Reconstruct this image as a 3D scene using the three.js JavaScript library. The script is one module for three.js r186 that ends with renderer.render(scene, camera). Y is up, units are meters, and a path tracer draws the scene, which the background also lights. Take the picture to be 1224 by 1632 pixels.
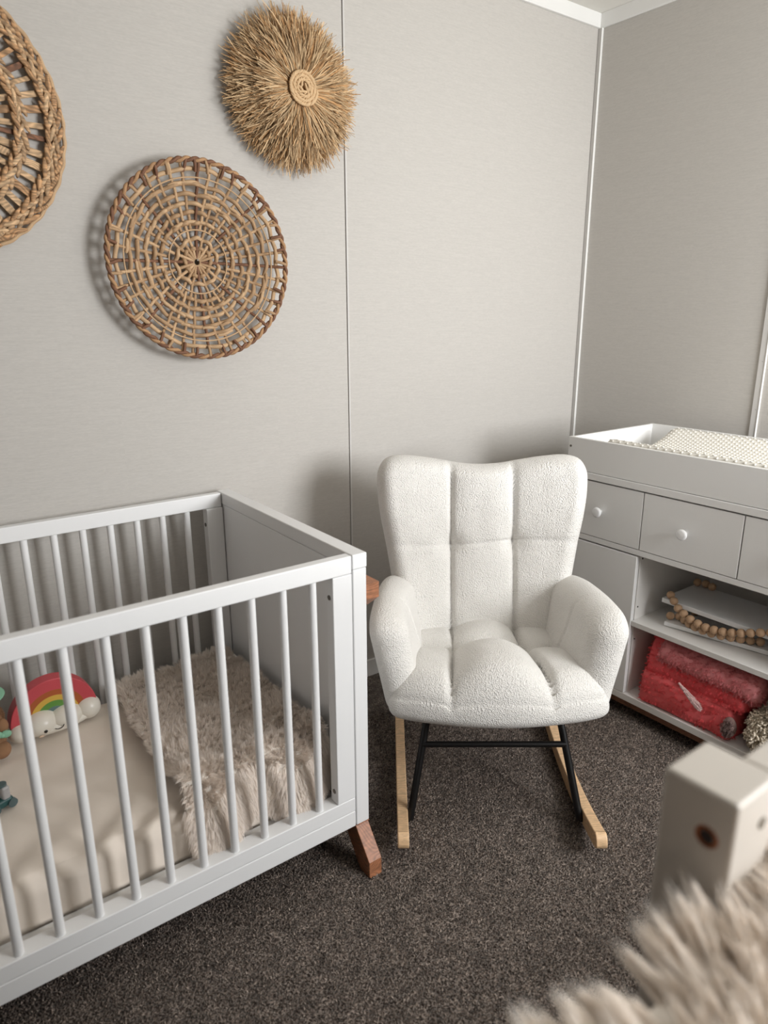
import * as THREE from 'three';
import { RoundedBoxGeometry } from 'three/addons/geometries/RoundedBoxGeometry.js';
import { mergeGeometries } from 'three/addons/utils/BufferGeometryUtils.js';
import { ImprovedNoise } from 'three/addons/math/ImprovedNoise.js';
import { RectAreaLightUniformsLib } from 'three/addons/lights/RectAreaLightUniformsLib.js';

// ---------------------------------------------------------------- camera, sky, light, exposure
const scene = new THREE.Scene();
const camera = new THREE.PerspectiveCamera(72.4844, 1224 / 1632, 0.02, 60);
const rad = THREE.MathUtils.degToRad;
camera.position.set(-2.577, 1.3927, 2.053);
camera.rotation.set(rad(-15.97), rad(-36.3125), rad(-0.2027), 'YXZ');
camera.focus = 2.1;
camera.userData.fStop = 2.6;
scene.background = new THREE.Color(0.82, 0.9, 1.0);
scene.backgroundIntensity = 2.2;
RectAreaLightUniformsLib.init();
// the room: x -3.4 .. 0, z 0 .. 2.95, ceiling 2.515; the window is in the front wall, behind the camera to the right
const WIN = { x0: -1.2, x1: -0.12, y0: 1.0, y1: 2.05, z: 2.95 };
const daylight = new THREE.RectAreaLight(new THREE.Color(0.965, 0.978, 0.99), 27.5, WIN.x1 - WIN.x0 - 0.12, WIN.y1 - WIN.y0 - 0.12);
daylight.name = 'window_daylight';
daylight.position.set((WIN.x0 + WIN.x1) / 2, (WIN.y0 + WIN.y1) / 2, WIN.z + 0.02);
daylight.lookAt((WIN.x0 + WIN.x1) / 2, (WIN.y0 + WIN.y1) / 2, 0);
scene.add(daylight);
const renderer = new THREE.WebGLRenderer({ antialias: true });
renderer.toneMapping = THREE.LinearToneMapping;
renderer.toneMappingExposure = 1.0;
renderer.shadowMap.enabled = true;

// ---------------------------------------------------------------- helpers
let seed = 12345;
function rnd() { seed = (seed * 1664525 + 1013904223) >>> 0; return seed / 4294967296; }
const rr = (a, b) => a + (b - a) * rnd();
const perlin = new ImprovedNoise();
const nz = (x, y, z = 0) => perlin.noise(x + 31.7, y + 17.3, z + 5.1);
const V = (x, y, z) => new THREE.Vector3(x, y, z);
const names = new Map();
function numbered(n) { const k = names.get(n) || 0; names.set(n, k + 1); return k ? n + '_' + String(k).padStart(3, '0') : n; }
function tag(o, label, category, group, kind) {
  o.userData = { label };
  if (category) o.userData.category = category;
  if (group) o.userData.group = group;
  if (kind) o.userData.kind = kind;
  return o;
}
function thing(name, label, category, [x, y, z] = [0, 0, 0], turn = 0, group) {
  const o = new THREE.Group(); o.name = numbered(name); o.position.set(x, y, z); o.rotation.y = turn;
  tag(o, label, category, group); scene.add(o); return o;
}
function struct(name, label, [x, y, z] = [0, 0, 0]) {
  const o = new THREE.Group(); o.name = name; o.position.set(x, y, z);
  o.userData = { kind: 'structure', label }; scene.add(o); return o;
}
function mesh(name, geo, mat, parent, label) {
  const m = new THREE.Mesh(geo, mat); m.name = name; m.castShadow = m.receiveShadow = true;
  if (label) m.userData.label = label;
  parent.add(m); return m;
}
// planar texture coordinates in metres, taken from the dominant direction of each face
function metreUV(g, k = 1, ox = 0, oy = 0) {
  if (g.index) g = g.toNonIndexed();
  const p = g.attributes.position, uv = new Float32Array(p.count * 2), a = V(0, 0, 0), b = V(0, 0, 0), c = V(0, 0, 0);
  for (let i = 0; i < p.count; i += 3) {
    a.fromBufferAttribute(p, i); b.fromBufferAttribute(p, i + 1).sub(a); c.fromBufferAttribute(p, i + 2).sub(a);
    b.cross(c); const ax = Math.abs(b.x), ay = Math.abs(b.y), az = Math.abs(b.z);
    for (let j = i; j < i + 3; j++) {
      const X = p.getX(j), Y = p.getY(j), Z = p.getZ(j);
      uv[2 * j] = ((ax >= ay && ax >= az ? Z : X) + ox) * k; uv[2 * j + 1] = ((ay > ax && ay >= az ? Z : Y) + oy) * k;
    }
  }
  g.setAttribute('uv', new THREE.BufferAttribute(uv, 2)); return g;
}
// a box between world limits, put under a parent that stands unrotated at parent.position
function box(name, x0, x1, y0, y1, z0, z1, mat, parent, r = 0.002, label) {
  const w = x1 - x0, h = y1 - y0, d = z1 - z0, q = Math.min(r, w / 2.01, h / 2.01, d / 2.01);
  let g = q > 0 ? new RoundedBoxGeometry(w, h, d, 2, q) : new THREE.BoxGeometry(w, h, d);
  g.translate((x0 + x1) / 2, (y0 + y1) / 2, (z0 + z1) / 2);
  g = metreUV(g, 1);
  const o = worldOf(parent);
  g.translate(-o.x, -o.y, -o.z);
  return mesh(name, g, mat, parent, label);
}
function worldOf(o) { const v = V(0, 0, 0); for (let p = o; p && p !== scene; p = p.parent) v.add(p.position); return v; }
function tube(points, r, seg, rad = 6, closed = false) {
  const c = new THREE.CatmullRomCurve3(points, closed);
  return new THREE.TubeGeometry(c, seg, r, rad, closed);
}
function rod(a, b, r, n = 10) {
  const d = b.clone().sub(a), g = new THREE.CylinderGeometry(r, r, d.length(), n, 1);
  g.applyQuaternion(new THREE.Quaternion().setFromUnitVectors(V(0, 1, 0), d.clone().normalize()));
  const m = a.clone().add(b).multiplyScalar(0.5); g.translate(m.x, m.y, m.z); return g;
}
function merged(list) { return mergeGeometries(list.map((g) => { const n = g.index ? g.toNonIndexed() : g; for (const k of Object.keys(n.attributes)) if (!['position', 'normal', 'uv'].includes(k)) n.deleteAttribute(k); return n; })); }
function gridGeo(nu, nv, fn, uvfn) {
  const pos = [], uv = [], idx = [];
  for (let j = 0; j <= nv; j++) for (let i = 0; i <= nu; i++) {
    const p = fn(i / nu, j / nv); pos.push(p[0], p[1], p[2]);
    const t = uvfn ? uvfn(i / nu, j / nv, p) : [p[0], p[2]]; uv.push(t[0], t[1]);
  }
  for (let j = 0; j < nv; j++) for (let i = 0; i < nu; i++) {
    const a = j * (nu + 1) + i, b = a + 1, c = a + nu + 1, d = c + 1; idx.push(a, c, b, b, c, d);
  }
  const g = new THREE.BufferGeometry();
  g.setAttribute('position', new THREE.Float32BufferAttribute(pos, 3));
  g.setAttribute('uv', new THREE.Float32BufferAttribute(uv, 2));
  g.setIndex(idx); g.computeVertexNormals(); return g;
}
// ---- textures
function dataTex(n, fn, srgb, repeat = 1) {
  const d = new Uint8Array(n * n * 4);
  for (let y = 0; y < n; y++) for (let x = 0; x < n; x++) {
    const c = fn(x / n, y / n, x, y), i = 4 * (y * n + x);
    d[i] = c[0]; d[i + 1] = c[1]; d[i + 2] = c[2]; d[i + 3] = 255;
  }
  const t = new THREE.DataTexture(d, n, n); t.wrapS = t.wrapT = THREE.RepeatWrapping; t.magFilter = THREE.LinearFilter;
  t.minFilter = THREE.LinearMipmapLinearFilter; t.generateMipmaps = true;
  if (srgb) t.colorSpace = THREE.SRGBColorSpace;
  t.repeat.set(repeat, repeat); t.needsUpdate = true; return t;
}
const clamp = (v) => Math.max(0, Math.min(255, v));
// noise that repeats after one tile: f cells across
function tnoise(f, s) {
  const g = []; let q = s * 7919 + 13; const rn = () => { q = (q * 1664525 + 1013904223) >>> 0; return q / 4294967296; };
  for (let i = 0; i < f * f; i++) g.push(rn());
  const sm = (t) => t * t * (3 - 2 * t);
  return (u, v) => {
    const x = u * f, y = v * f, i = Math.floor(x), j = Math.floor(y), a = sm(x - i), b = sm(y - j);
    const at = (ii, jj) => g[((jj % f) + f) % f * f + ((ii % f) + f) % f];
    return (at(i, j) * (1 - a) + at(i + 1, j) * a) * (1 - b) + (at(i, j + 1) * (1 - a) + at(i + 1, j + 1) * a) * b;
  };
}
function cellBumps(cells, n, s) { // soft granules for sherpa
  let q = s * 104729 + 7; const rn = () => { q = (q * 1664525 + 1013904223) >>> 0; return q / 4294967296; };
  const pt = []; for (let i = 0; i < cells * cells; i++) pt.push([rn(), rn(), 0.6 + 0.4 * rn()]);
  return (u, v) => {
    const x = u * cells, y = v * cells, i = Math.floor(x), j = Math.floor(y); let best = 9, h = 1;
    for (let b = -1; b <= 1; b++) for (let a = -1; a <= 1; a++) {
      const c = pt[((j + b + cells) % cells) * cells + ((i + a + cells) % cells)];
      const dx = i + a + c[0] - x, dy = j + b + c[1] - y, d = dx * dx + dy * dy; if (d < best) { best = d; h = c[2]; }
    }
    return Math.max(0, 1 - best * 1.1) * h;
  };
}
const linenA = tnoise(256, 3), linenB = tnoise(16, 5), linenC = tnoise(64, 9);
const linenV = (u, v) => { let s = 0; for (let k = 0; k < 3; k++) s += linenA(u * 0.06 * (k + 1) + k * 0.3, v + k * 0.37); return s / 3; };
const linenTex = dataTex(512, (u, v) => { const s = 238 + 14 * (tStreak(u, v) - 0.5); return [s, s * 0.992, s * 0.98].map(clamp); }, true, 1 / 0.5);
function tStreak(u, v) { return 0.5 * linenA(u * 0.25, v) + 0.5 * linenA(u * 0.0625 + 0.5, v * 1); }
const linenBump = dataTex(512, (u, v) => { const s = 128 + 110 * (tStreak(u, v) - 0.5); return [s, s, s].map(clamp); }, false, 1 / 0.5);
const sherpaF = cellBumps(42, 0, 4), sherpaF2 = tnoise(24, 8);
const sherpaTex = dataTex(512, (u, v) => { const s = 255 * (0.75 * sherpaF(u, v) + 0.25 * sherpaF2(u, v)); return [s, s, s].map(clamp); }, false, 1 / 0.13);
const clothN = tnoise(128, 21), clothN2 = tnoise(12, 22);
const clothTex = dataTex(256, (u, v, x, y) => { const s = 120 + 50 * clothN(u, v) + ((x + y) % 2) * 20 + 30 * clothN2(u, v); return [s, s, s].map(clamp); }, false, 1 / 0.1);
function woodTex(r, g, b, s, contrast) {
  const n1 = tnoise(32, s), n2 = tnoise(8, s + 1), n3 = tnoise(128, s + 2);
  return dataTex(512, (u, v) => {
    const w = n2(u, v) * 0.5, line = Math.sin((v * 24 + 5 * n2(u, v * 1) + w) * Math.PI * 2) * 0.5 + 0.5;
    const k = 1 + contrast * ((line - 0.5) * 0.5 + (n3((u * 0.125) % 1, v) - 0.5) * 0.5 + (n1(u, v) - 0.5) * 0.4);
    return [clamp(r * k), clamp(g * k), clamp(b * k)];
  }, true, 1 / 0.3);
}
const carpetN = tnoise(256, 41), carpetM = tnoise(32, 42);
const carpetTex = dataTex(512, (u, v) => { const k = 0.55 + 0.9 * carpetN(u, v) * (0.6 + 0.8 * carpetM(u, v)); return [clamp(104 * k), clamp(95 * k), clamp(88 * k)]; }, true, 1 / 0.6);
const carpetBump = dataTex(512, (u, v) => { const s = 255 * carpetN(u, v); return [s, s, s]; }, false, 1 / 0.6);
// ---- materials
const std = (o) => new THREE.MeshStandardMaterial(o);
const C = (r, g, b) => new THREE.Color().setRGB(r / 255, g / 255, b / 255, THREE.SRGBColorSpace);
const M = {
  wall: std({ color: C(204, 201, 197), map: linenTex, bumpMap: linenBump, bumpScale: 0.0004, roughness: 0.85 }),
  ceiling: std({ color: C(222, 219, 212), roughness: 0.9 }),
  trim: std({ color: C(232, 231, 228), roughness: 0.55 }),
  batten: std({ color: C(204, 201, 197), roughness: 0.7 }),
  nail: std({ color: C(90, 84, 78), roughness: 0.5, metalness: 0.6 }),
  carpet: std({ map: carpetTex, bumpMap: carpetBump, bumpScale: 0.004, roughness: 1 }),
  pile: std({ color: 0xffffff, roughness: 1 }),
  white: std({ color: C(238, 238, 238), roughness: 0.42 }),
  whiteFlat: std({ color: C(232, 231, 229), roughness: 0.55 }),
  inside: std({ color: C(226, 223, 219), roughness: 0.6 }),
  legWood: std({ color: 0xffffff, map: woodTex(156, 104, 74, 50, 0.35), roughness: 0.5 }),
  beech: std({ color: 0xffffff, map: woodTex(220, 184, 144, 60, 0.18), roughness: 0.45 }),
  bead: std({ color: 0xffffff, map: woodTex(184, 150, 118, 70, 0.2), roughness: 0.6 }),
  base: std({ color: 0xffffff, map: woodTex(116, 78, 56, 80, 0.3), roughness: 0.55 }),
  screw: std({ color: C(120, 116, 110), roughness: 0.35, metalness: 0.8 }),
  hole: std({ color: C(60, 52, 46), roughness: 0.8 }),
  sherpa: new THREE.MeshPhysicalMaterial({ color: C(229, 226, 221), roughness: 0.95, bumpMap: sherpaTex, bumpScale: 0.003, sheen: 0.3, sheenRoughness: 0.6, sheenColor: new THREE.Color(0.9, 0.9, 0.9) }),
  black: std({ color: C(22, 21, 21), roughness: 0.38, metalness: 0.3 }),
  sheet: std({ color: C(234, 222, 209), roughness: 0.95, bumpMap: clothTex, bumpScale: 0.0004 }),
  fur: std({ color: C(252, 246, 238), roughness: 0.9 }),
  furTag: std({ color: C(226, 210, 170), roughness: 0.8 }),
  furPile: std({ color: 0xffffff, roughness: 0.9 }),
  hair: new THREE.MeshPhysicalMaterial({ color: 0xffffff, roughness: 1, transmission: 0.45, thickness: 0, specularIntensity: 0.3, side: THREE.DoubleSide }),
  straw: std({ color: 0xffffff, roughness: 0.75, map: woodTex(172, 140, 106, 90, 0.5) }),
  strawDark: std({ color: 0xffffff, roughness: 0.75, map: woodTex(118, 82, 60, 94, 0.5) }),
  seagrass: std({ color: 0xffffff, roughness: 0.75, map: woodTex(170, 132, 95, 98, 0.6) }),
  seagrassPale: std({ color: 0xffffff, roughness: 0.75, map: woodTex(192, 160, 124, 102, 0.45) }),
  raffia: std({ color: 0xffffff, roughness: 0.8, vertexColors: true }),
  raffiaBraid: std({ color: 0xffffff, roughness: 0.75, map: woodTex(204, 172, 132, 106, 0.4) }),
  pad: std({ color: C(230, 226, 217), roughness: 0.95, bumpMap: clothTex, bumpScale: 0.0004 }),
  red: std({ color: C(196, 62, 66), roughness: 1 }),
  glass: new THREE.MeshPhysicalMaterial({ color: 0xffffff, roughness: 0, transmission: 1, thickness: 0, ior: 1.5 }),
};
// ---- fur: instanced tufts of pointed, curved blades
function tuftGeo(blades, len, spread, width, curl, s) {
  seed = s; const pos = [], idx = [];
  for (let b = 0; b < blades; b++) {
    const a = rr(0, 6.283), r = spread * Math.sqrt(rnd()), bx = Math.cos(a) * r, bz = Math.sin(a) * r;
    const L = len * rr(0.75, 1.05), tx = bx * 0.35 + rr(-1, 1) * spread * 0.25, tz = bz * 0.35 + rr(-1, 1) * spread * 0.25, wa = rr(0, 6.283), n0 = pos.length / 3;
    const N = 3;
    for (let k = 0; k <= N; k++) {
      const t = k / N, w = width * (1 - t * 0.92) * 0.5, x = bx + (tx - bx) * t + curl * t * t, y = L * t * (1 - 0.12 * t), z = bz + (tz - bz) * t;
      for (let e = 0; e < 3; e++) { const q = wa + e * 2.0944; pos.push(x + Math.cos(q) * w, y, z + Math.sin(q) * w); }
    }
    for (let k = 0; k < N; k++) for (let e = 0; e < 3; e++) {
      const i = n0 + k * 3 + e, j = n0 + k * 3 + (e + 1) % 3; idx.push(i, i + 3, j, j, i + 3, j + 3);
    }
  }
  const g = new THREE.BufferGeometry(); g.setAttribute('position', new THREE.Float32BufferAttribute(pos, 3)); g.setIndex(idx); g.computeVertexNormals();
  return g;
}
// the same with flat ribbons that turn their broad side to the outside of the leaning coat
function ribbonTuft(blades, len, spread, width, curl, s) {
  seed = s; const pos = [], idx = [];
  for (let b = 0; b < blades; b++) {
    const a = rr(0, 6.283), r = spread * Math.sqrt(rnd()), bx = Math.cos(a) * r, bz = Math.sin(a) * r, L = len * rr(0.7, 1.05), n0 = pos.length / 3, N = 4;
    const tx = bx * 0.4 + rr(-1, 1) * spread * 0.3, tz = bz * 0.4 + rr(-1, 1) * spread * 0.3, tw = rr(-0.7, 0.7), cx = Math.sin(tw), cz = Math.cos(tw);
    for (let k = 0; k <= N; k++) {
      const t = k / N, w = width * (1 - 0.94 * t * t) * 0.5, x = bx + (tx - bx) * t + curl * t * t, y = L * t, z = bz + (tz - bz) * t;
      pos.push(x - cx * w, y, z - cz * w, x + cx * w, y, z + cz * w);
    }
    for (let k = 0; k < N; k++) { const i = n0 + k * 2; idx.push(i, i + 1, i + 2, i + 1, i + 3, i + 2); }
  }
  const g = new THREE.BufferGeometry(); g.setAttribute('position', new THREE.Float32BufferAttribute(pos, 3)); g.setIndex(idx); g.computeVertexNormals(); return g;
}
// samples: {p, n, lean:Vector3, s, c}
function fur(name, geo, mat, samples, parent, label) {
  const im = new THREE.InstancedMesh(geo, mat, samples.length); im.name = name; im.castShadow = im.receiveShadow = true;
  im.userData.kind = 'stuff'; if (label) im.userData.label = label;
  const m = new THREE.Matrix4(), q = new THREE.Quaternion(), q2 = new THREE.Quaternion(), up = V(0, 1, 0), X = V(1, 0, 0), Y = V(0, 0, 0), Z = V(0, 0, 0);
  samples.forEach((s, i) => {
    Y.copy(s.n); if (s.lean) Y.add(s.lean); Y.normalize();
    if (s.lean && s.curl) { // local x points along the lean
      X.copy(s.lean).addScaledVector(Y, -s.lean.dot(Y)).normalize(); Z.crossVectors(X, Y); m.makeBasis(X, Y, Z); q.setFromRotationMatrix(m);
      X.set(1, 0, 0);
    } else { q.setFromUnitVectors(up, Y); q2.setFromAxisAngle(up, rr(0, 6.283)); q.multiply(q2); }
    m.compose(s.p, q, V(s.s, s.s * (s.h || 1), s.s)); im.setMatrixAt(i, m);
    if (s.c) im.setColorAt(i, s.c);
  });
  parent.add(im); return im;
}
// a padded, closed pillow: outline (closed, star-shaped round its centre), front/back heights, then a warp
function puff(outline, centre, rings, R, front, back, warp, uvk = 1) {
  const n = outline.length, pos = [], uv = [], idx = [];
  const dist = (x, y) => { let b = 1e9; for (let i = 0; i < n; i++) { const a = outline[i], c = outline[(i + 1) % n], vx = c[0] - a[0], vy = c[1] - a[1], t = Math.max(0, Math.min(1, ((x - a[0]) * vx + (y - a[1]) * vy) / (vx * vx + vy * vy))), dx = a[0] + vx * t - x, dy = a[1] + vy * t - y, d = dx * dx + dy * dy; if (d < b) b = d; } return Math.sqrt(b); };
  const rows = [];
  for (let side = 0; side < 2; side++) {
    const first = pos.length / 3;
    for (let k = 0; k <= rings; k++) {
      const s = k / rings, r = side === 0 ? Math.sin(s * Math.PI / 2) : Math.sin(s * Math.PI / 2);
      for (let i = 0; i < n; i++) {
        const x = centre[0] + (outline[i][0] - centre[0]) * r, y = centre[1] + (outline[i][1] - centre[1]) * r;
        const d = k === rings ? 0 : dist(x, y), e = d < R ? Math.sqrt(Math.max(0, 1 - (1 - d / R) ** 2)) : 1;
        const z = side === 0 ? front(x, y, d) * e : -back(x, y, d) * e;
        pos.push(...warp(x, y, z)); uv.push(x * uvk + 0.37 * side, (y + z * 0.7) * uvk);
      }
    }
    for (let k = 0; k < rings; k++) for (let i = 0; i < n; i++) {
      const j = (i + 1) % n, a = first + k * n + i, b = first + k * n + j, c = a + n, d = b + n;
      if (side === 0) idx.push(a, c, b, b, c, d); else idx.push(a, b, c, b, d, c);
    }
  }
  // weld the rim so that it shades smoothly
  const g = new THREE.BufferGeometry(); g.setAttribute('position', new THREE.Float32BufferAttribute(pos, 3)); g.setAttribute('uv', new THREE.Float32BufferAttribute(uv, 2)); g.setIndex(idx); g.computeVertexNormals();
  const nm = g.attributes.normal, per = (rings + 1) * n;
  for (let i = 0; i < n; i++) {
    const a = rings * n + i, b = per + rings * n + i, v = V(nm.getX(a) + nm.getX(b), nm.getY(a) + nm.getY(b), nm.getZ(a) + nm.getZ(b)).normalize();
    nm.setXYZ(a, v.x, v.y, v.z); nm.setXYZ(b, v.x, v.y, v.z);
  }
  return g;
}
function smoothOutline(pts, n) { return new THREE.CatmullRomCurve3(pts.map((p) => V(p[0], p[1], 0)), true, 'centripetal').getSpacedPoints(n).slice(0, n).map((p) => [p.x, p.y]); }
const mirrored = (half) => [...half, ...half.slice().reverse().filter((p) => Math.abs(p[0]) > 1e-6).map((p) => [-p[0], p[1]])];

// ---------------------------------------------------------------- the room
const RX = -3.4, RZ = 2.95, RY = 2.515;
{
  const f = struct('floor', 'dark grey brown carpeted floor');
  box('carpet_backing', RX - 0.1, 0.1, -0.12, 0, -0.1, RZ + 0.1, M.carpet, f, 0);
  const samples = [], light = C(188, 172, 159), mid = C(134, 120, 110), dark = C(84, 73, 66);
  seed = 77;
  for (let x = -2.75; x < -0.45; x += 0.0054) for (let z = 0.25; z < 2.05; z += 0.0054) {
    const t = rnd(), c = t < 0.12 ? light.clone().multiplyScalar(rr(0.6, 1)) : t < 0.62 ? mid.clone().multiplyScalar(rr(0.75, 1.2)) : dark.clone().multiplyScalar(rr(0.7, 1.2));
    samples.push({ p: V(x + rr(-0.003, 0.003), -0.001, z + rr(-0.003, 0.003)), n: V(0, 1, 0), lean: V(rr(-0.5, 0.5) + 0.2, 0, rr(-0.5, 0.5) + 0.2), s: rr(0.8, 1.15), c });
  }
  fur('carpet_pile', tuftGeo(3, 0.008, 0.002, 0.0029, 0.001, 5), M.pile, samples, f);

  const c = struct('ceiling', 'off white flat ceiling'); box('ceiling_board', RX - 0.1, 0.1, RY, RY + 0.1, -0.1, RZ + 0.1, M.ceiling, c, 0);

  const wb = struct('wall_back', 'pale grey linen textured panel wall behind the crib');
  box('wall_core', RX - 0.1, 0.1, 0, RY, -0.1, -0.012, M.batten, wb, 0);
  const seams = [0, -1.2205, -2.4405, RX];
  for (let i = 0; i < 3; i++) box('panel', seams[i + 1] + 0.0012, seams[i] - 0.0012, 0, RY, -0.012, 0, M.wall, wb, 0.001);
  for (let i = 1; i < 3; i++) box('joint_strip', seams[i] + 0.0015, seams[i] + 0.0075, 0, RY, -0.002, 0.002, M.batten, wb, 0.001);
  const wr = struct('wall_right', 'shaded grey linen textured panel wall behind the changing dresser');
  box('wall_core', 0.012, 0.1, 0, RY, -0.0, RZ, M.batten, wr, 0);
  const sz = [0, 0.815, 2.035, RZ];
  for (let i = 0; i < 3; i++) box('panel', 0, 0.012, 0, RY, sz[i] + 0.0012, sz[i + 1] - 0.0012, M.wall, wr, 0.001);
  for (let i = 1; i < 3; i++) {
    const b = box('joint_batten', -0.006, 0, 0, RY, sz[i] - 0.012, sz[i] + 0.01, M.batten, wr, 0.001);
    box('batten_edge', -0.008, 0, 0, RY, sz[i] + 0.01, sz[i] + 0.0135, M.trim, wr, 0.001);
    for (let y = 0.2; y < 2.4; y += 0.17) {
      const g = new THREE.CylinderGeometry(0.0011, 0.0011, 0.001, 8); g.rotateZ(Math.PI / 2); g.translate(-0.0062, y, sz[i] + 0.002); mesh('nail', g, M.nail, b);
    }
  }
  const wl = struct('wall_left', 'dark brown wall at the left end of the room'); box('panel', RX - 0.1, RX, 0, RY, 0, RZ, std({ color: C(86, 77, 70), roughness: 0.7 }), wl, 0);
  const wf = struct('wall_front', 'pale grey wall with a window');
  {
    const s = new THREE.Shape(); s.moveTo(RX - 0.1, 0); s.lineTo(0.1, 0); s.lineTo(0.1, RY); s.lineTo(RX - 0.1, RY); s.closePath();
    const h = new THREE.Path(); h.moveTo(WIN.x0, WIN.y0); h.lineTo(WIN.x0, WIN.y1); h.lineTo(WIN.x1, WIN.y1); h.lineTo(WIN.x1, WIN.y0); h.closePath(); s.holes.push(h);
    const g = new THREE.ExtrudeGeometry(s, { depth: 0.1, bevelEnabled: false }); g.translate(0, 0, RZ); mesh('panel', metreUV(g), M.wall, wf);
  }
  const w1 = struct('window_1', 'white framed window letting in daylight');
  const { x0, x1, y0, y1 } = WIN, a = RZ + 0.045, b = RZ + 0.085;
  box('window_frame', x0, x0 + 0.05, y0, y1, a, b, M.trim, w1); box('window_frame', x1 - 0.05, x1, y0, y1, a, b, M.trim, w1);
  box('window_frame', x0 + 0.05, x1 - 0.05, y1 - 0.05, y1, a, b, M.trim, w1); box('window_frame', x0 + 0.05, x1 - 0.05, y0, y0 + 0.05, a, b, M.trim, w1);
  box('mullion', (x0 + x1) / 2 - 0.02, (x0 + x1) / 2 + 0.02, y0 + 0.05, y1 - 0.05, a, b, M.trim, w1);
  for (const [p, q] of [[x0 + 0.05, (x0 + x1) / 2 - 0.02], [(x0 + x1) / 2 + 0.02, x1 - 0.05]]) {
    const g = new THREE.PlaneGeometry(q - p, y1 - y0 - 0.1); g.translate((p + q) / 2, (y0 + y1) / 2, RZ + 0.066); mesh('pane', g, M.glass, w1);
  }
  box('window_sill', x0 - 0.04, x1 + 0.04, y0 - 0.025, y0, RZ - 0.05, RZ + 0.045, M.trim, w1);
  const og = struct('ground', 'grass outside the window'); box('lawn', -14, 8, -0.6, -0.5, RZ + 0.4, 22, std({ color: C(96, 108, 74), roughness: 1 }), og, 0);

  const t1 = struct('trim_1', 'white cornice strip along the top of the back wall'); box('cornice', RX, 0, 2.464, RY, 0, 0.012, M.trim, t1);
  const t2 = struct('trim_2', 'white cornice strip along the top of the right wall'); box('cornice', -0.012, 0, 2.464, RY, 0.012, RZ, M.trim, t2);
  const t3 = struct('trim_3', 'grey bead covering the wall corner');
  box('corner_bead', -0.010, -0.0005, 0, 2.464, 0.0025, 0.017, M.batten, t3, 0.001); box('bead_edge', -0.011, 0, 0, 2.464, 0.017, 0.019, M.trim, t3, 0.0006);
  const b1 = struct('baseboard_back', 'white skirting along the back wall'); box('board', RX, 0, 0, 0.07, 0, 0.01, M.trim, b1);
  const b2 = struct('baseboard_right', 'white skirting along the right wall'); box('board', -0.01, 0, 0, 0.07, 0.0205, RZ, M.trim, b2);
}

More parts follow.
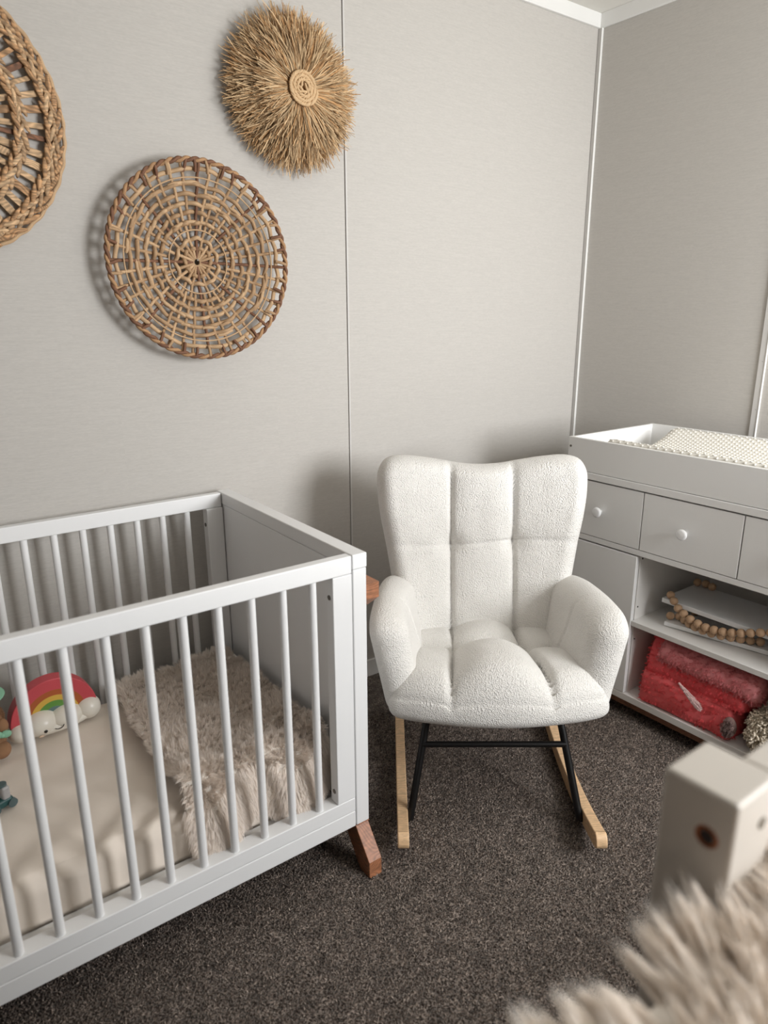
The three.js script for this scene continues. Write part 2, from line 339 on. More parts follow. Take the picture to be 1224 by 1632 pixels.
// ---------------------------------------------------------------- crib
{
  const xi = -1.746, xo = -1.7075, zF = 0.80, zB = 0.045, L = 1.372, xL = xo - L, yT = 0.8606;
  const crib = thing('crib', 'white wooden crib with round slats and brown splayed wooden feet', 'crib', [(xo + xL) / 2, 0, (zF + zB) / 2]);
  for (const s of [0, 1]) {
    const [a, b] = s ? [xL, xL + (xo - xi)] : [xi, xo];
    const e = box('end_panel', a, b, 0.127, 0.8235, zB, zF, M.white, crib, 0.003);
    box('cap', a - 0.001, b + 0.001, 0.8243, yT, zB - 0.001, zF + 0.001, M.white, e, 0.003);
    // wooden rail outside the end, near its top, with a sloping end
    const sg = s ? -1 : 1, X = s ? a : b;
    const sh = new THREE.Shape(); sh.moveTo(0.12, 0.772); sh.lineTo(0.785, 0.772); sh.lineTo(0.785, 0.735); sh.lineTo(0.74, 0.70); sh.lineTo(0.16, 0.70); sh.lineTo(0.12, 0.735); sh.closePath();
    const g = new THREE.ExtrudeGeometry(sh, { depth: 0.042, bevelEnabled: true, bevelSize: 0.002, bevelThickness: 0.002, bevelSegments: 2 });
    g.rotateY(-Math.PI / 2); g.translate(sg > 0 ? X + 0.044 : X - 0.002, 0, 0); const o = worldOf(crib); const gg = metreUV(g, 1); gg.translate(-o.x, -o.y, -o.z);
    mesh('end_rail', gg, M.legWood, crib, 'brown wooden rail across the outside of the end');
  }
  const x0 = xL + 0.0405, x1 = xi - 0.0025;
  for (const s of [0, 1]) { // front and back sides
    const f = (d) => s ? zB + d : zF - d;
    const zz = (d0, d1) => s ? [zB + d0, zB + d1] : [zF - d1, zF - d0];
    const off = s ? 0.008 : 0.0;
    box('top_rail', x0, x1, 0.8165, yT - 0.001, ...zz(off, off + 0.026), M.white, crib, 0.003);
    box('bottom_rail', x0, x1, 0.1735, 0.212, ...zz(off, off + 0.042), M.white, crib, 0.0025);
    box('skirt_board', x0, x1, 0.127, 0.1722, ...zz(off, off + 0.03), M.white, crib, 0.0025);
    for (const [p, q] of [[x1 - 0.052, x1], [x0, x0 + 0.052]]) {
      const st = box('stile', p, q, 0.2125, 0.816, ...zz(off, off + 0.032), M.white, crib, 0.002);
      const edge = p > -2.4 ? p : q;
      for (const y of [0.245, 0.765]) { const g = new THREE.CylinderGeometry(0.006, 0.006, 0.003, 16); g.rotateZ(Math.PI / 2); const w = worldOf(st); g.translate(edge - w.x, y - w.y, f(off + 0.016) - w.z); mesh('bolt', g, M.screw, st); }
    }
    for (let k = 0; k < 16; k++) {
      const x = -1.846 - 0.0747 * k - (s ? 0.012 : 0); if (x < x0 + 0.06) break;
      const r = 0.0095, g = new THREE.CylinderGeometry(r, r, 0.606, 20, 1, true), w = worldOf(crib);
      g.translate(x - w.x, 0.5145 - w.y, f(off + 0.015) - w.z); mesh('slat', g, M.white, crib);
    }
  }
  box('mattress_base', x0 + 0.01, x1 - 0.01, 0.185, 0.2, zB + 0.055, zF - 0.047, M.whiteFlat, crib, 0.002);
  // feet: planks that splay forward and back, cut upright at the toe
  for (const fx of [0, 1]) for (const fz of [0, 1]) {
    const s = new THREE.Shape(); s.moveTo(0, 0.127); s.lineTo(-0.012, 0.127); s.lineTo(0.052, 0.046); s.lineTo(0.053, 0); s.lineTo(0.012, 0); s.lineTo(-0.085, 0.127); s.closePath();
    const g = new THREE.ExtrudeGeometry(s, { depth: 0.036, bevelEnabled: true, bevelSize: 0.001, bevelThickness: 0.001, bevelSegments: 1 });
    g.rotateY(-Math.PI / 2); // shape x -> +z
    if (fz) g.scale(1, 1, -1);
    if (fz) { const ix = g.index; if (ix) { for (let i = 0; i < ix.count; i += 3) { const t = ix.getX(i); ix.setX(i, ix.getX(i + 1)); ix.setX(i + 1, t); } } else { const p = g.attributes.position; for (let i = 0; i < p.count; i += 3) { const t = [p.getX(i), p.getY(i), p.getZ(i)]; p.setXYZ(i, p.getX(i + 1), p.getY(i + 1), p.getZ(i + 1)); p.setXYZ(i + 1, ...t); } } g.computeVertexNormals(); }
    const X = fx ? xL + 0.0375 : xo - 0.0005, Z = fz ? zB + 0.053 : zF, gg = metreUV(g, 1), w = worldOf(crib);
    gg.translate(X - w.x, 0 - w.y, (fz ? Z - 0.0 : Z) - w.z); mesh('foot', gg, M.legWood, crib, 'brown splayed wooden foot');
  }
  // mattress under a cream sheet, creased along its front edge
  const ms = thing('crib_mattress', 'cream mattress with creased fitted sheet inside the white crib', 'mattress', [(x0 + x1) / 2, 0.201, (zF + zB) / 2]);
  {
    const mx0 = x0 + 0.012, mx1 = x1 - 0.012, mz0 = zB + 0.06, mz1 = zF - 0.066, by = 0.201, ty = 0.308, r = 0.035;
    const prof = []; const N = 72;
    const path = [[mz0, by], [mz0, ty - r]];
    for (let k = 1; k <= 6; k++) { const a = Math.PI - k / 6 * Math.PI / 2; path.push([mz0 + r + Math.cos(a) * r, ty - r + Math.sin(a) * r]); }
    for (let k = 1; k < 26; k++) path.push([mz0 + r + (mz1 - mz0 - 2 * r) * k / 26, ty]);
    for (let k = 0; k <= 8; k++) { const a = Math.PI / 2 - k / 8 * Math.PI / 2; path.push([mz1 - r + Math.cos(a) * r, ty - r + Math.sin(a) * r]); }
    for (let k = 1; k <= 5; k++) path.push([mz1, ty - r - (ty - r - by) * k / 5]);
    path.push([mz0, by]);
    const g = gridGeo(320, path.length - 1, (u, v) => {
      const i = Math.round(v * (path.length - 1)), [pz, py] = path[i]; let x = mx0 + (mx1 - mx0) * u, z = pz, y = py;
      const near = Math.max(0, 1 - (mz1 - pz) / 0.2), folds = Math.pow(Math.abs(Math.sin((x * 1.0 + pz * 1.1) * 21 + 2.2 * nz(x * 4, pz * 4))), 2.2);
      if (py > by + 0.003) { y += 0.017 * near * (folds - 0.4) + 0.004 * nz(x * 9, pz * 9, 2) + 0.004 * nz(x * 3, pz * 22, 7); if (pz > mz1 - 0.03) z += 0.012 * (folds - 0.6); }
      const w = worldOf(ms); return [x - w.x, y - w.y, z - w.z];
    }, (u, v, p) => [u * 1.3, v * 1.2]);
    const caps = [];
    for (const X of [mx0, mx1]) { const s = new THREE.Shape(path.map(([z, y]) => new THREE.Vector2(z, y))); const c = new THREE.ShapeGeometry(s); c.rotateY(-Math.PI / 2); const w = worldOf(ms); c.translate(X - w.x, -w.y, -w.z); caps.push(c); }
    mesh('sheet', merged([g, ...caps]), M.sheet, ms);
  }
  // fluffy blanket spread on the mattress, hanging over its front edge
  const bl = thing('fluffy_blanket', 'cream long haired fluffy blanket spread on the crib mattress', 'blanket', [-1.95, 0.31, 0.42]);
  {
    const w = worldOf(bl), bx0 = (t) => -2.128 - 0.028 * Math.sin(t * 2.6) - 0.012 * nz(t * 6, 2), bx1 = -1.778;
    const prof = (t, x) => { // t 0 at the back .. 1 at the hanging end
      const L = t * 0.83, top = 0.342 + 0.012 * nz(x * 9, L * 9) + 0.012 * Math.max(0, nz(x * 4, L * 4, 3)) + 0.018 * Math.max(0, (x + 1.95) / 0.2) + 0.022 * Math.exp(-(((L - 0.575) / 0.045) ** 2)) * (0.6 + 0.6 * Math.abs(Math.sin(x * 17)));
      const ze = 0.738, z0 = 0.098; if (L < ze - z0 - 0.03) return [z0 + L, top];
      const d = L - (ze - z0 - 0.03), a = Math.min(d / 0.05, Math.PI / 2 - 0.1), hang = Math.max(0, d - 0.0735), wav = 0.012 * Math.sin(x * 30 + 1);
      return [ze - 0.03 + Math.sin(a) * 0.04 + hang * 0.1 + wav * Math.min(1, d / 0.08) - 0.012, top - (1 - Math.cos(a)) * 0.05 - hang * 0.75];
    };
    const pt = (u, t) => { const xa = bx0(t), x = xa + (bx1 - xa) * u, tt = t * (0.955 + 0.045 * Math.sin(x * 26)), [z, y] = prof(tt, x); return [x - w.x, y - w.y, z - w.z]; };
    const top = gridGeo(40, 90, pt), bot = gridGeo(40, 90, (u, t) => { const p = pt(u, t); p[1] -= 0.012; p[2] -= 0.004; return p; });
    mesh('backing', merged([top, bot]), M.fur, bl);
    const samples = []; seed = 991;
    for (let k = 0; k < 9000; k++) {
      const u = rnd(), t = Math.pow(rnd(), 0.9), p = V(...pt(u, t)), pa = V(...pt(Math.min(1, u + 0.01), t)).sub(V(...pt(Math.max(0, u - 0.01), t))), pb = V(...pt(u, Math.min(1, t + 0.01))).sub(V(...pt(u, Math.max(0, t - 0.01))));
      const n = pb.cross(pa).normalize(); if (n.y < 0 && t < 0.8) n.negate();
      const eL = Math.max(0, 0.07 - u) / 0.07, eB = Math.max(0, 0.05 - t) / 0.05, eR = Math.max(0, u - 0.95) / 0.05;
      const f = nz(p.x * 7, p.z * 7, 9) * 5, lean = V(-0.3 + Math.cos(f) * 0.6 - 1.6 * eL + 0.3 * eR, -0.3 * (eL + eB) - (t > 0.8 ? 2.0 : 0), 0.5 + Math.sin(f) * 0.6 - 1.8 * eB).add(V(rr(-0.4, 0.4), 0, rr(-0.4, 0.4)));
      const c = C(255, 247, 239).multiplyScalar(rr(0.95, 1));
      samples.push({ p, n, lean, curl: 1, s: rr(0.8, 1.2), c });
    }
    fur('long_hair', ribbonTuft(12, 0.022, 0.008, 0.0015, -0.003, 31), M.hair, samples, bl);
    const tg = gridGeo(6, 6, (u, v) => [-1.792 + 0.022 * u - w.x, 0.315 - 0.045 * v - w.y, 0.752 + 0.012 * Math.sin(u * 3 + v) - w.z]); mesh('care_tag', tg, M.furTag, bl, 'small cream care tag');
  }
}

// ---------------------------------------------------------------- toys in the crib
{
  const plastic = (r, g, b, ro = 0.4) => std({ color: C(r, g, b), roughness: ro });
  const t = thing('rainbow_toy', 'rainbow toy on a smiling white cloud lying in the crib', 'toy', [-2.312, 0.3145, 0.185], rad(3));
  const arcs = [['red_arch', 0.078, 0.107, 200, 78, 86], ['orange_arch', 0.062, 0.0775, 176, 92, 48], ['yellow_arch', 0.047, 0.0615, 214, 174, 74], ['green_arch', 0.030, 0.0465, 96, 146, 66], ['blue_arch', 0.012, 0.0295, 96, 120, 118]];
  for (const [n, a, b, r, g, bl] of arcs) {
    const s = new THREE.Shape(); s.absarc(0, 0, b, 0, Math.PI, false); s.absarc(0, 0, a, Math.PI, 0, true); s.closePath();
    const d = 0.034, ge = new THREE.ExtrudeGeometry(s, { depth: d, bevelEnabled: true, bevelSize: 0.0022, bevelThickness: 0.003, bevelSegments: 3, curveSegments: 40 });
    ge.translate(0, 0.042, -d / 2); mesh(n, ge, plastic(r, g, bl), t);
  }
  const blob = (x, y, z, rx, ry, rz) => { const g = new THREE.SphereGeometry(1, 28, 18); g.scale(rx, ry, rz); g.translate(x, y, z); return g; };
  const cl = mesh('cloud', merged([blob(-0.088, 0.026, 0.012, 0.03, 0.026, 0.034), blob(-0.038, 0.036, 0.014, 0.044, 0.036, 0.042), blob(0.025, 0.034, 0.014, 0.044, 0.034, 0.042), blob(0.085, 0.034, 0.01, 0.034, 0.033, 0.034), blob(0, 0.02, 0.012, 0.1, 0.02, 0.038)]), plastic(232, 226, 214, 0.3), t);
  const eye = new THREE.SphereGeometry(0.0045, 14, 10); eye.scale(1, 1, 0.5); eye.translate(-0.035, 0.028, 0.0556); mesh('eye', eye, plastic(24, 20, 20, 0.2), cl);
  mesh('wink', tube([V(-0.012, 0.026, 0.0535), V(-0.004, 0.0225, 0.0545), V(0.006, 0.0245, 0.0545), V(0.011, 0.03, 0.053)], 0.0011, 16), plastic(40, 30, 26), cl);
  const ch = new THREE.SphereGeometry(0.006, 12, 8); ch.scale(1.2, 0.5, 0.4); ch.translate(-0.046, 0.017, 0.0533); mesh('cheek', ch, plastic(214, 186, 160), cl);

  // plush toy at the left edge
  const p = thing('plush_toy', 'brown plush toy with a mint green hat beside the rainbow toy', 'toy', [-2.487, 0.3145, 0.2]);
  const brown = std({ color: C(150, 112, 82), roughness: 1 }), mint = std({ color: C(140, 190, 160), roughness: 0.9 }), tan = std({ color: C(176, 142, 112), roughness: 1 });
  mesh('body', merged([blob(0, 0.036, 0.02, 0.055, 0.036, 0.045), blob(0.035, 0.022, 0.05, 0.024, 0.02, 0.03), blob(-0.04, 0.02, 0.05, 0.024, 0.02, 0.03)]), brown, p);
  mesh('head', merged([blob(0.005, 0.095, 0.01, 0.05, 0.042, 0.044), blob(0.045, 0.075, 0.03, 0.018, 0.022, 0.018)]), brown, p);
  const samples = []; seed = 404;
  for (let k = 0; k < 900; k++) { const a = rr(0, 6.283), b = Math.acos(rr(-0.6, 0.9)), n = V(Math.sin(b) * Math.cos(a), Math.cos(b), Math.sin(b) * Math.sin(a)); samples.push({ p: V(0.005 + n.x * 0.049, 0.095 + n.y * 0.041, 0.01 + n.z * 0.043), n, lean: V(rr(-0.6, 0.6), rr(-0.6, 0.2), rr(-0.6, 0.6)), s: rr(0.7, 1.2), c: C(150, 112, 82).multiplyScalar(rr(0.8, 1.15)) }); }
  fur('hair', tuftGeo(5, 0.009, 0.003, 0.0013, 0.002, 8), M.furPile, samples, p);
  mesh('bow', merged([blob(0.052, 0.062, 0.052, 0.013, 0.01, 0.008), blob(0.032, 0.066, 0.055, 0.013, 0.01, 0.008), blob(0.043, 0.063, 0.057, 0.006, 0.006, 0.006)]), mint, p);
  const brim = new THREE.LatheGeometry([[0, 0.008], [0.03, 0.006], [0.06, 0.0], [0.068, -0.003], [0.07, -0.001], [0.06, 0.004], [0.03, 0.011], [0, 0.013]].map(([x, y]) => new THREE.Vector2(x, y)), 36); brim.translate(0.0, 0.15, -0.01); 
  const hat = mesh('hat', brim, mint, p); const crown = blob(0, 0.138, -0.01, 0.058, 0.02, 0.05); mesh('hat_lining', crown, tan, hat);

  // small grey green toy nearer the front
  const q = thing('toy_vehicle', 'small teal and grey toy with a round wheel on the crib sheet', 'toy', [-2.487, 0.3155, 0.46], rad(20));
  const teal = plastic(44, 84, 84), grey = plastic(176, 174, 174), slate = plastic(82, 100, 102);
  mesh('chassis', metreUV(new RoundedBoxGeometry(0.05, 0.02, 0.035, 3, 0.006).translate(0, 0.016, 0)), teal, q);
  const cab = mesh('cab', metreUV(new RoundedBoxGeometry(0.018, 0.036, 0.03, 3, 0.005).translate(0.012, 0.036, 0)), grey, q);
  const lid = new THREE.CylinderGeometry(0.011, 0.011, 0.006, 20); lid.translate(0.01, 0.055, 0); mesh('roof_button', lid, slate, cab);
  for (const [x, z] of [[0.02, 0.017], [0.02, -0.017], [-0.018, 0.017], [-0.018, -0.017]]) { const g = new THREE.CylinderGeometry(0.0105, 0.0105, 0.008, 20); g.rotateX(Math.PI / 2); g.translate(x, 0.0108, z); mesh('wheel', g, slate, q); }
}

// ---------------------------------------------------------------- rocking chair
{
  const ch = thing('rocking_chair', 'white sherpa wingback rocking chair with black metal legs on wooden rockers', 'chair', [-1.2108, 0, 0.7136], rad(-36.63));
  const S = 0.098; // half width of the middle column of tufts
  const cell = (s, p) => 1 - Math.pow(Math.abs(2 * s - 1), p);
  const groove = (d, w) => Math.exp(-((d / w) ** 2));
  // backrest
  const half = [[0, 0], [0.12, 0], [0.215, 0.005], [0.255, 0.06], [0.27, 0.15], [0.285, 0.235], [0.303, 0.34], [0.322, 0.44], [0.331, 0.52], [0.328, 0.575], [0.306, 0.612], [0.265, 0.625], [0.2, 0.622], [0.13, 0.612], [0.065, 0.601], [0, 0.597]];
  const backO = smoothOutline(mirrored(half), 220), bm = 0.348, tilt = rad(14);
  const hw = (y) => 0.255 + 0.13 * y;
  const backFront = (x, y, d) => {
    const ax = Math.abs(x), H = hw(y), s = ax < S ? (x + S) / (2 * S) : Math.min(1, (ax - S) / (H - S)), t = y < bm ? y / bm : (y - bm) / (0.61 - bm);
    let z = 0.058 + 0.02 * (ax < S ? cell(s, 2.6) : 1 - Math.pow(1 - s, 3)) + 0.006 * cell(Math.max(0, Math.min(1, t)), 4);
    z -= 0.012 * groove(ax - S, 0.007) + 0.006 * groove(y - bm - 0.01 * Math.sin(x * 9), 0.005);
    z -= 0.016 * Math.exp(-(((ax - S) / 0.03) ** 2 + ((y - bm) / 0.03) ** 2));
    return z + 0.003 * nz(x * 14, y * 14);
  };
  const backWarp = (x, y, z) => { const zz = z + 0.35 * x * x - 0.01; const yy = y; return [x, 0.345 + yy * Math.cos(tilt) + zz * Math.sin(tilt), -0.165 - yy * Math.sin(tilt) + zz * Math.cos(tilt) - 0.0]; };
  const bk = mesh('backrest', metreUV(puff(backO, [0, 0.32], 90, 0.055, backFront, () => 0.05, backWarp)), M.sherpa, ch);
  for (const sx of [-1, 1]) { const z = backFront(sx * S, bm, 1), p = backWarp(sx * S, bm, z + 0.001), g = new THREE.SphereGeometry(0.006, 14, 10); g.scale(1, 1, 0.5); g.translate(p[0], p[1], p[2]); mesh('button', g, M.sherpa, bk); }
  // seat
  const seatHalf = [[0, -0.24], [0.13, -0.24], [0.225, -0.225], [0.255, -0.17], [0.268, -0.05], [0.285, 0.1], [0.297, 0.2], [0.29, 0.245], [0.25, 0.268], [0.17, 0.29], [0.08, 0.306], [0, 0.311]];
  const seatO = smoothOutline(mirrored(seatHalf), 200), fm = -0.005;
  const seatTop = (x, f, d) => {
    const S = 0.1 + 0.1 * Math.max(0, f + 0.08), ax = Math.abs(x), s = ax < S ? (x + S) / (2 * S) : Math.min(1, (ax - S) / (0.29 - S)), t = f < fm ? (f + 0.2) / (fm + 0.2) : (f - fm) / (0.33 - fm), T = Math.max(0, Math.min(1, t));
    const col = ax < S ? 0.056 * cell(s, 2.2) : 0.026 * cell(0.15 + 0.85 * s, 2.4) * (1 - 0.3 * s);
    let z = 0.058 + col * (0.45 + 0.55 * cell(T, 3)) * (f < fm ? 0.75 : 1.1) + 0.018 * cell(T, 2.6) * (f < fm ? 0.7 : 1.2);
    z -= 0.014 * groove(ax - S, 0.009) + 0.018 * groove(f - fm - 0.02 * Math.cos(x * 8), 0.008);
    z -= 0.014 * Math.exp(-(((ax - S) / 0.03) ** 2 + ((f - fm) / 0.03) ** 2));
    z -= 0.011 * groove(d - 0.010, 0.0035);
    return z + 0.003 * nz(x * 12, f * 12, 4);
  };
  const seatWarp = (x, f, z) => [x, 0.361 + 0.05 * f + z, f];
  mesh('seat', metreUV(puff(seatO, [0, 0.04], 90, 0.085, seatTop, () => 0.045, seatWarp)), M.sherpa, ch);
  // arms
  const armO = smoothOutline([[-0.2, 0.36], [-0.225, 0.45], [-0.22, 0.54], [-0.185, 0.588], [-0.11, 0.61], [-0.02, 0.62], [0.08, 0.624], [0.165, 0.616], [0.212, 0.585], [0.224, 0.52], [0.232, 0.42], [0.236, 0.362], [0.215, 0.335], [0.12, 0.328], [-0.05, 0.326], [-0.16, 0.33]], 180);
  for (const sx of [-1, 1]) {
    const f = (x, y) => 0.056 + 0.008 * nz(x * 7, y * 7, sx * 3) - 0.006 * groove(x - 0.03 - 0.12 * (y - 0.5), 0.007);
    const warp = (x, y, z) => [sx * (0.236 + 0.23 * (y - 0.36) + 0.085 * x - z), y, x];
    let g = puff(armO, [0.01, 0.48], 60, 0.052, f, () => 0.05, warp);
    if (sx < 0) { const ix = g.index; for (let i = 0; i < ix.count; i += 3) { const t = ix.getX(i); ix.setX(i, ix.getX(i + 1)); ix.setX(i + 1, t); } g.computeVertexNormals(); }
    mesh('armrest', metreUV(g), M.sherpa, ch);
  }
  // frame and rockers
  const R = 1.5, f0 = 0.02, rh = 0.036;
  const arc = (f) => R - Math.sqrt(R * R - (f - f0) ** 2);
  for (const sx of [-1, 1]) {
    const s = new THREE.Shape(), A = -0.43, B = 0.375; const lo = [], hi = [];
    for (let k = 0; k <= 40; k++) { const f = A + (B - A) * k / 40; lo.push([f, arc(f)]); hi.push([f, arc(f) + rh]); }
    s.moveTo(lo[0][0] + 0.012, lo[0][1]); lo.slice(1, -1).forEach((p) => s.lineTo(p[0], p[1]));
    const e = lo[40], h = hi[40]; s.lineTo(e[0] - 0.006, e[1] - 0.001); s.quadraticCurveTo(e[0] + 0.004, e[1] + 0.001, e[0] + 0.004, e[1] + 0.012); s.quadraticCurveTo(h[0], h[1] - 0.004, h[0] - 0.014, h[1] - 0.002);
    hi.slice(1, -1).reverse().forEach((p) => s.lineTo(p[0], p[1])); s.lineTo(hi[0][0], hi[0][1] - 0.008); s.closePath();
    const g = new THREE.ExtrudeGeometry(s, { depth: 0.024, bevelEnabled: true, bevelSize: 0.003, bevelThickness: 0.003, bevelSegments: 3 });
    g.translate(0, 0.003, -0.012); g.rotateY(-Math.PI / 2); const gg = metreUV(g, 1, 0, sx * 0.1); gg.translate(sx * 0.258, 0, 0); mesh('rocker', gg, M.beech, ch);
    const yb = (f) => arc(f) + rh * 0.5;
    const top = V(sx * 0.175, 0.355, 0.13), bot = V(sx * 0.237, yb(0.25) - 0.005, 0.25);
    mesh('leg', merged([rod(top, bot, 0.0105, 14), rod(bot, V(sx * 0.25, yb(0.25) - 0.005, 0.25), 0.008)]), M.black, ch);
    const t2 = V(sx * 0.175, 0.355, -0.12), b2 = V(sx * 0.237, yb(-0.27) - 0.005, -0.27);
    mesh('leg', merged([rod(t2, b2, 0.0105, 14), rod(b2, V(sx * 0.25, yb(-0.27) - 0.005, -0.27), 0.008)]), M.black, ch);
    mesh('seat_rail', rod(V(sx * 0.175, 0.35, -0.14), V(sx * 0.175, 0.35, 0.15), 0.0105, 12), M.black, ch);
  }
  mesh('crossbar', rod(V(-0.201, 0.225, 0.182), V(0.201, 0.225, 0.182), 0.0085, 14), M.black, ch);
  mesh('crossbar', rod(V(-0.201, 0.225, -0.185), V(0.201, 0.225, -0.185), 0.0085, 14), M.black, ch);
}

// ---------------------------------------------------------------- changing dresser
{
  const xf = -0.6, xb = -0.105, z0 = 0.485, z1 = 1.72, T = 0.018;
  const d = thing('changing_dresser', 'white dresser with round knobs and open shelves behind the rocking chair', 'dresser', [(xf + xb) / 2, 0, (z0 + z1) / 2]);
  box('top_panel', xf - 0.004, xb, 0.831, 0.855, z0 - 0.003, z1 + 0.003, M.whiteFlat, d, 0.002);
  box('side_panel', xf, xb, 0.072, 0.831, z0, z0 + T, M.whiteFlat, d); box('side_panel', xf, xb, 0.072, 0.831, z1 - T, z1, M.whiteFlat, d);
  box('back_panel', xb - 0.006, xb, 0.072, 0.831, z0 + T, z1 - T, M.inside, d, 0);
  box('middle_rail', xf, xb - 0.006, 0.611, 0.6305, z0 + T, z1 - T, M.whiteFlat, d);
  box('bottom_panel', xf - 0.001, xb - 0.006, 0.072, 0.097, z0 + T, z1 - T, M.inside, d);
  const div = [0.788, 1.117, 1.446];
  const edges = [z0 + 0.002, ...div, z1 - 0.002];
  // drawers across the top
  for (let k = 0; k < 4; k++) {
    if (k === 3 && edges[4] - edges[3] < 0.1) break;
    const a = edges[k] + (k ? 0.0018 : 0), b = edges[k + 1] - 0.0018;
    const dr = box('drawer', xf - 0.001, xf + 0.016, 0.6325, 0.8265, a, b, M.whiteFlat, d, 0.0015);
    box('drawer_box', xf + 0.016, xb - 0.05, 0.645, 0.80, a + 0.02, b - 0.02, M.inside, dr, 0);
    const zc = k === 0 ? 0.626 : (a + b) / 2 - 0.01, g = new THREE.LatheGeometry([[0, 0], [0.007, 0], [0.0065, 0.009], [0.009, 0.013], [0.0165, 0.016], [0.0178, 0.02], [0.0165, 0.0245], [0.012, 0.0265], [0, 0.027]].map(([x, y]) => new THREE.Vector2(x, y)), 28);
    g.rotateZ(Math.PI / 2); const w = worldOf(dr); g.translate(xf - 0.001 - w.x, 0.728 - w.y, zc - w.z); mesh('knob', g, M.white, dr);
  }
  // closed cupboard at the left, open bay beside it
  box('door', xf - 0.001, xf + 0.016, 0.099, 0.606, z0 + 0.002, 0.784, M.whiteFlat, d, 0.0015);
  box('divider', xf + 0.018, xb - 0.006, 0.097, 0.611, 0.768, 0.786, M.inside, d, 0.001);
  box('divider', xf, xb - 0.006, 0.097, 0.611, 1.437, 1.455, M.inside, d, 0.001);
  box('shelf', xf + 0.002, xb - 0.006, 0.357, 0.375, 0.786, 1.437, M.inside, d, 0.001);
  box('shelf', xf + 0.002, xb - 0.006, 0.357, 0.375, 1.455, z1 - T, M.inside, d, 0.001);
  for (const [y, x] of [[0.595, -0.57], [0.42, -0.57], [0.595, -0.5], [0.3, -0.57]]) { const g = new THREE.CylinderGeometry(0.003, 0.003, 0.002, 10); g.rotateX(Math.PI / 2); const w = worldOf(d); g.translate(x - w.x, y - w.y, 0.7865 - w.z); mesh('peg_hole', g, M.hole, d); }
  // brown wooden plinth frame and feet
  const pl = box('base_frame', xf + 0.012, xf + 0.04, 0.045, 0.072, z0 + 0.02, z1 - 0.02, M.base, d, 0.002, 'dark brown wooden base rail'); 
  box('base_frame', xb - 0.06, xb - 0.03, 0.045, 0.072, z0 + 0.02, z1 - 0.02, M.base, d, 0.002);
  for (const x of [xf + 0.014, xb - 0.058]) for (const z of [z0 + 0.03, z1 - 0.06]) box('foot', x, x + 0.026, 0, 0.045, z, z + 0.03, M.base, d, 0.002);

  // tray on top
  const tr = thing('changing_tray', 'white raised changing tray standing on the dresser top', 'tray', [(xf + xb) / 2, 0.855, (z0 + z1) / 2]);
  const ty = 0.9695, b = 0.012;
  box('front_board', xf - 0.001, xf + b, 0.8565, ty, 0.4705, z1 + 0.005, M.whiteFlat, tr, 0.0015);
  box('back_board', xb - b, xb, 0.8565, ty, 0.4705, z1 + 0.005, M.whiteFlat, tr, 0.0015);
  box('end_board', xf + b + 0.0002, xb - b - 0.0002, 0.8565, ty - 0.001, 0.4715, 0.4715 + b, M.whiteFlat, tr, 0.0015);
  box('end_board', xf + b + 0.0002, xb - b - 0.0002, 0.8565, ty - 0.001, z1 + 0.004 - b, z1 + 0.004, M.whiteFlat, tr, 0.0015);
  { const g = new THREE.CylinderGeometry(0.004, 0.004, 0.003, 14); g.rotateZ(Math.PI / 2); const w = worldOf(tr); g.translate(xf - 0.001 - w.x, 0.937 - w.y, 0.481 - w.z); mesh('bolt', g, M.screw, tr); }

  // contoured pad with a dotted plush cover
  const px0 = xf + b + 0.012, px1 = xb - b - 0.012, pz0 = 0.565, pz1 = 1.48, w2 = [(px0 + px1) / 2, 0.8575, (pz0 + pz1) / 2];
  const pad = thing('changing_pad', 'cream contoured changing pad with raised dots lying in the tray', 'changing pad', w2);
  const prof = (u) => { const c = Math.abs(2 * u - 1); return 0.062 + 0.075 * Math.pow(c, 2.2) - (c > 0.84 ? 0.1 * Math.pow((c - 0.84) / 0.16, 2.4) : 0); };
  const padPt = (u, v) => {
    const e = Math.min(v, 1 - v) / 0.06, k = e < 1 ? Math.sqrt(1 - (1 - e) ** 2) : 1;
    return [px0 + (px1 - px0) * u - w2[0], Math.max(0.002, prof(u) * (0.25 + 0.75 * k)), pz0 + (pz1 - pz0) * v - w2[2]];
  };
  const g = gridGeo(60, 80, padPt);
  const skirt = [];
  for (const side of [0, 1]) skirt.push(gridGeo(80, 2, (u, v) => { const p = padPt(side, u); return [p[0], p[1] * (1 - v), p[2]]; }), gridGeo(60, 2, (u, v) => { const p = padPt(u, side); return [p[0], p[1] * (1 - v), p[2]]; }));
  mesh('cover', merged([g, ...skirt]), M.pad, pad);
  const dots = [], N = V(0, 1, 0); let row = 0;
  for (let v = 0.012; v < 0.99; v += 0.0155, row++) for (let u = 0.03 + (row % 2) * 0.017; u < 0.985; u += 0.034) {
    const p = V(...padPt(u, v)), a = V(...padPt(u + 0.008, v)).sub(p), c = V(...padPt(u, Math.min(1, v + 0.004))).sub(p); if (c.lengthSq() < 1e-9) continue;
    dots.push({ p, n: c.cross(a).normalize(), s: 1 });
  }
  const dg = new THREE.SphereGeometry(0.0044, 10, 6, 0, 6.2832, 0, Math.PI / 2); dg.scale(1, 0.55, 1); dg.deleteAttribute('uv');
  fur('dots', dg, M.pad, dots, pad);
}

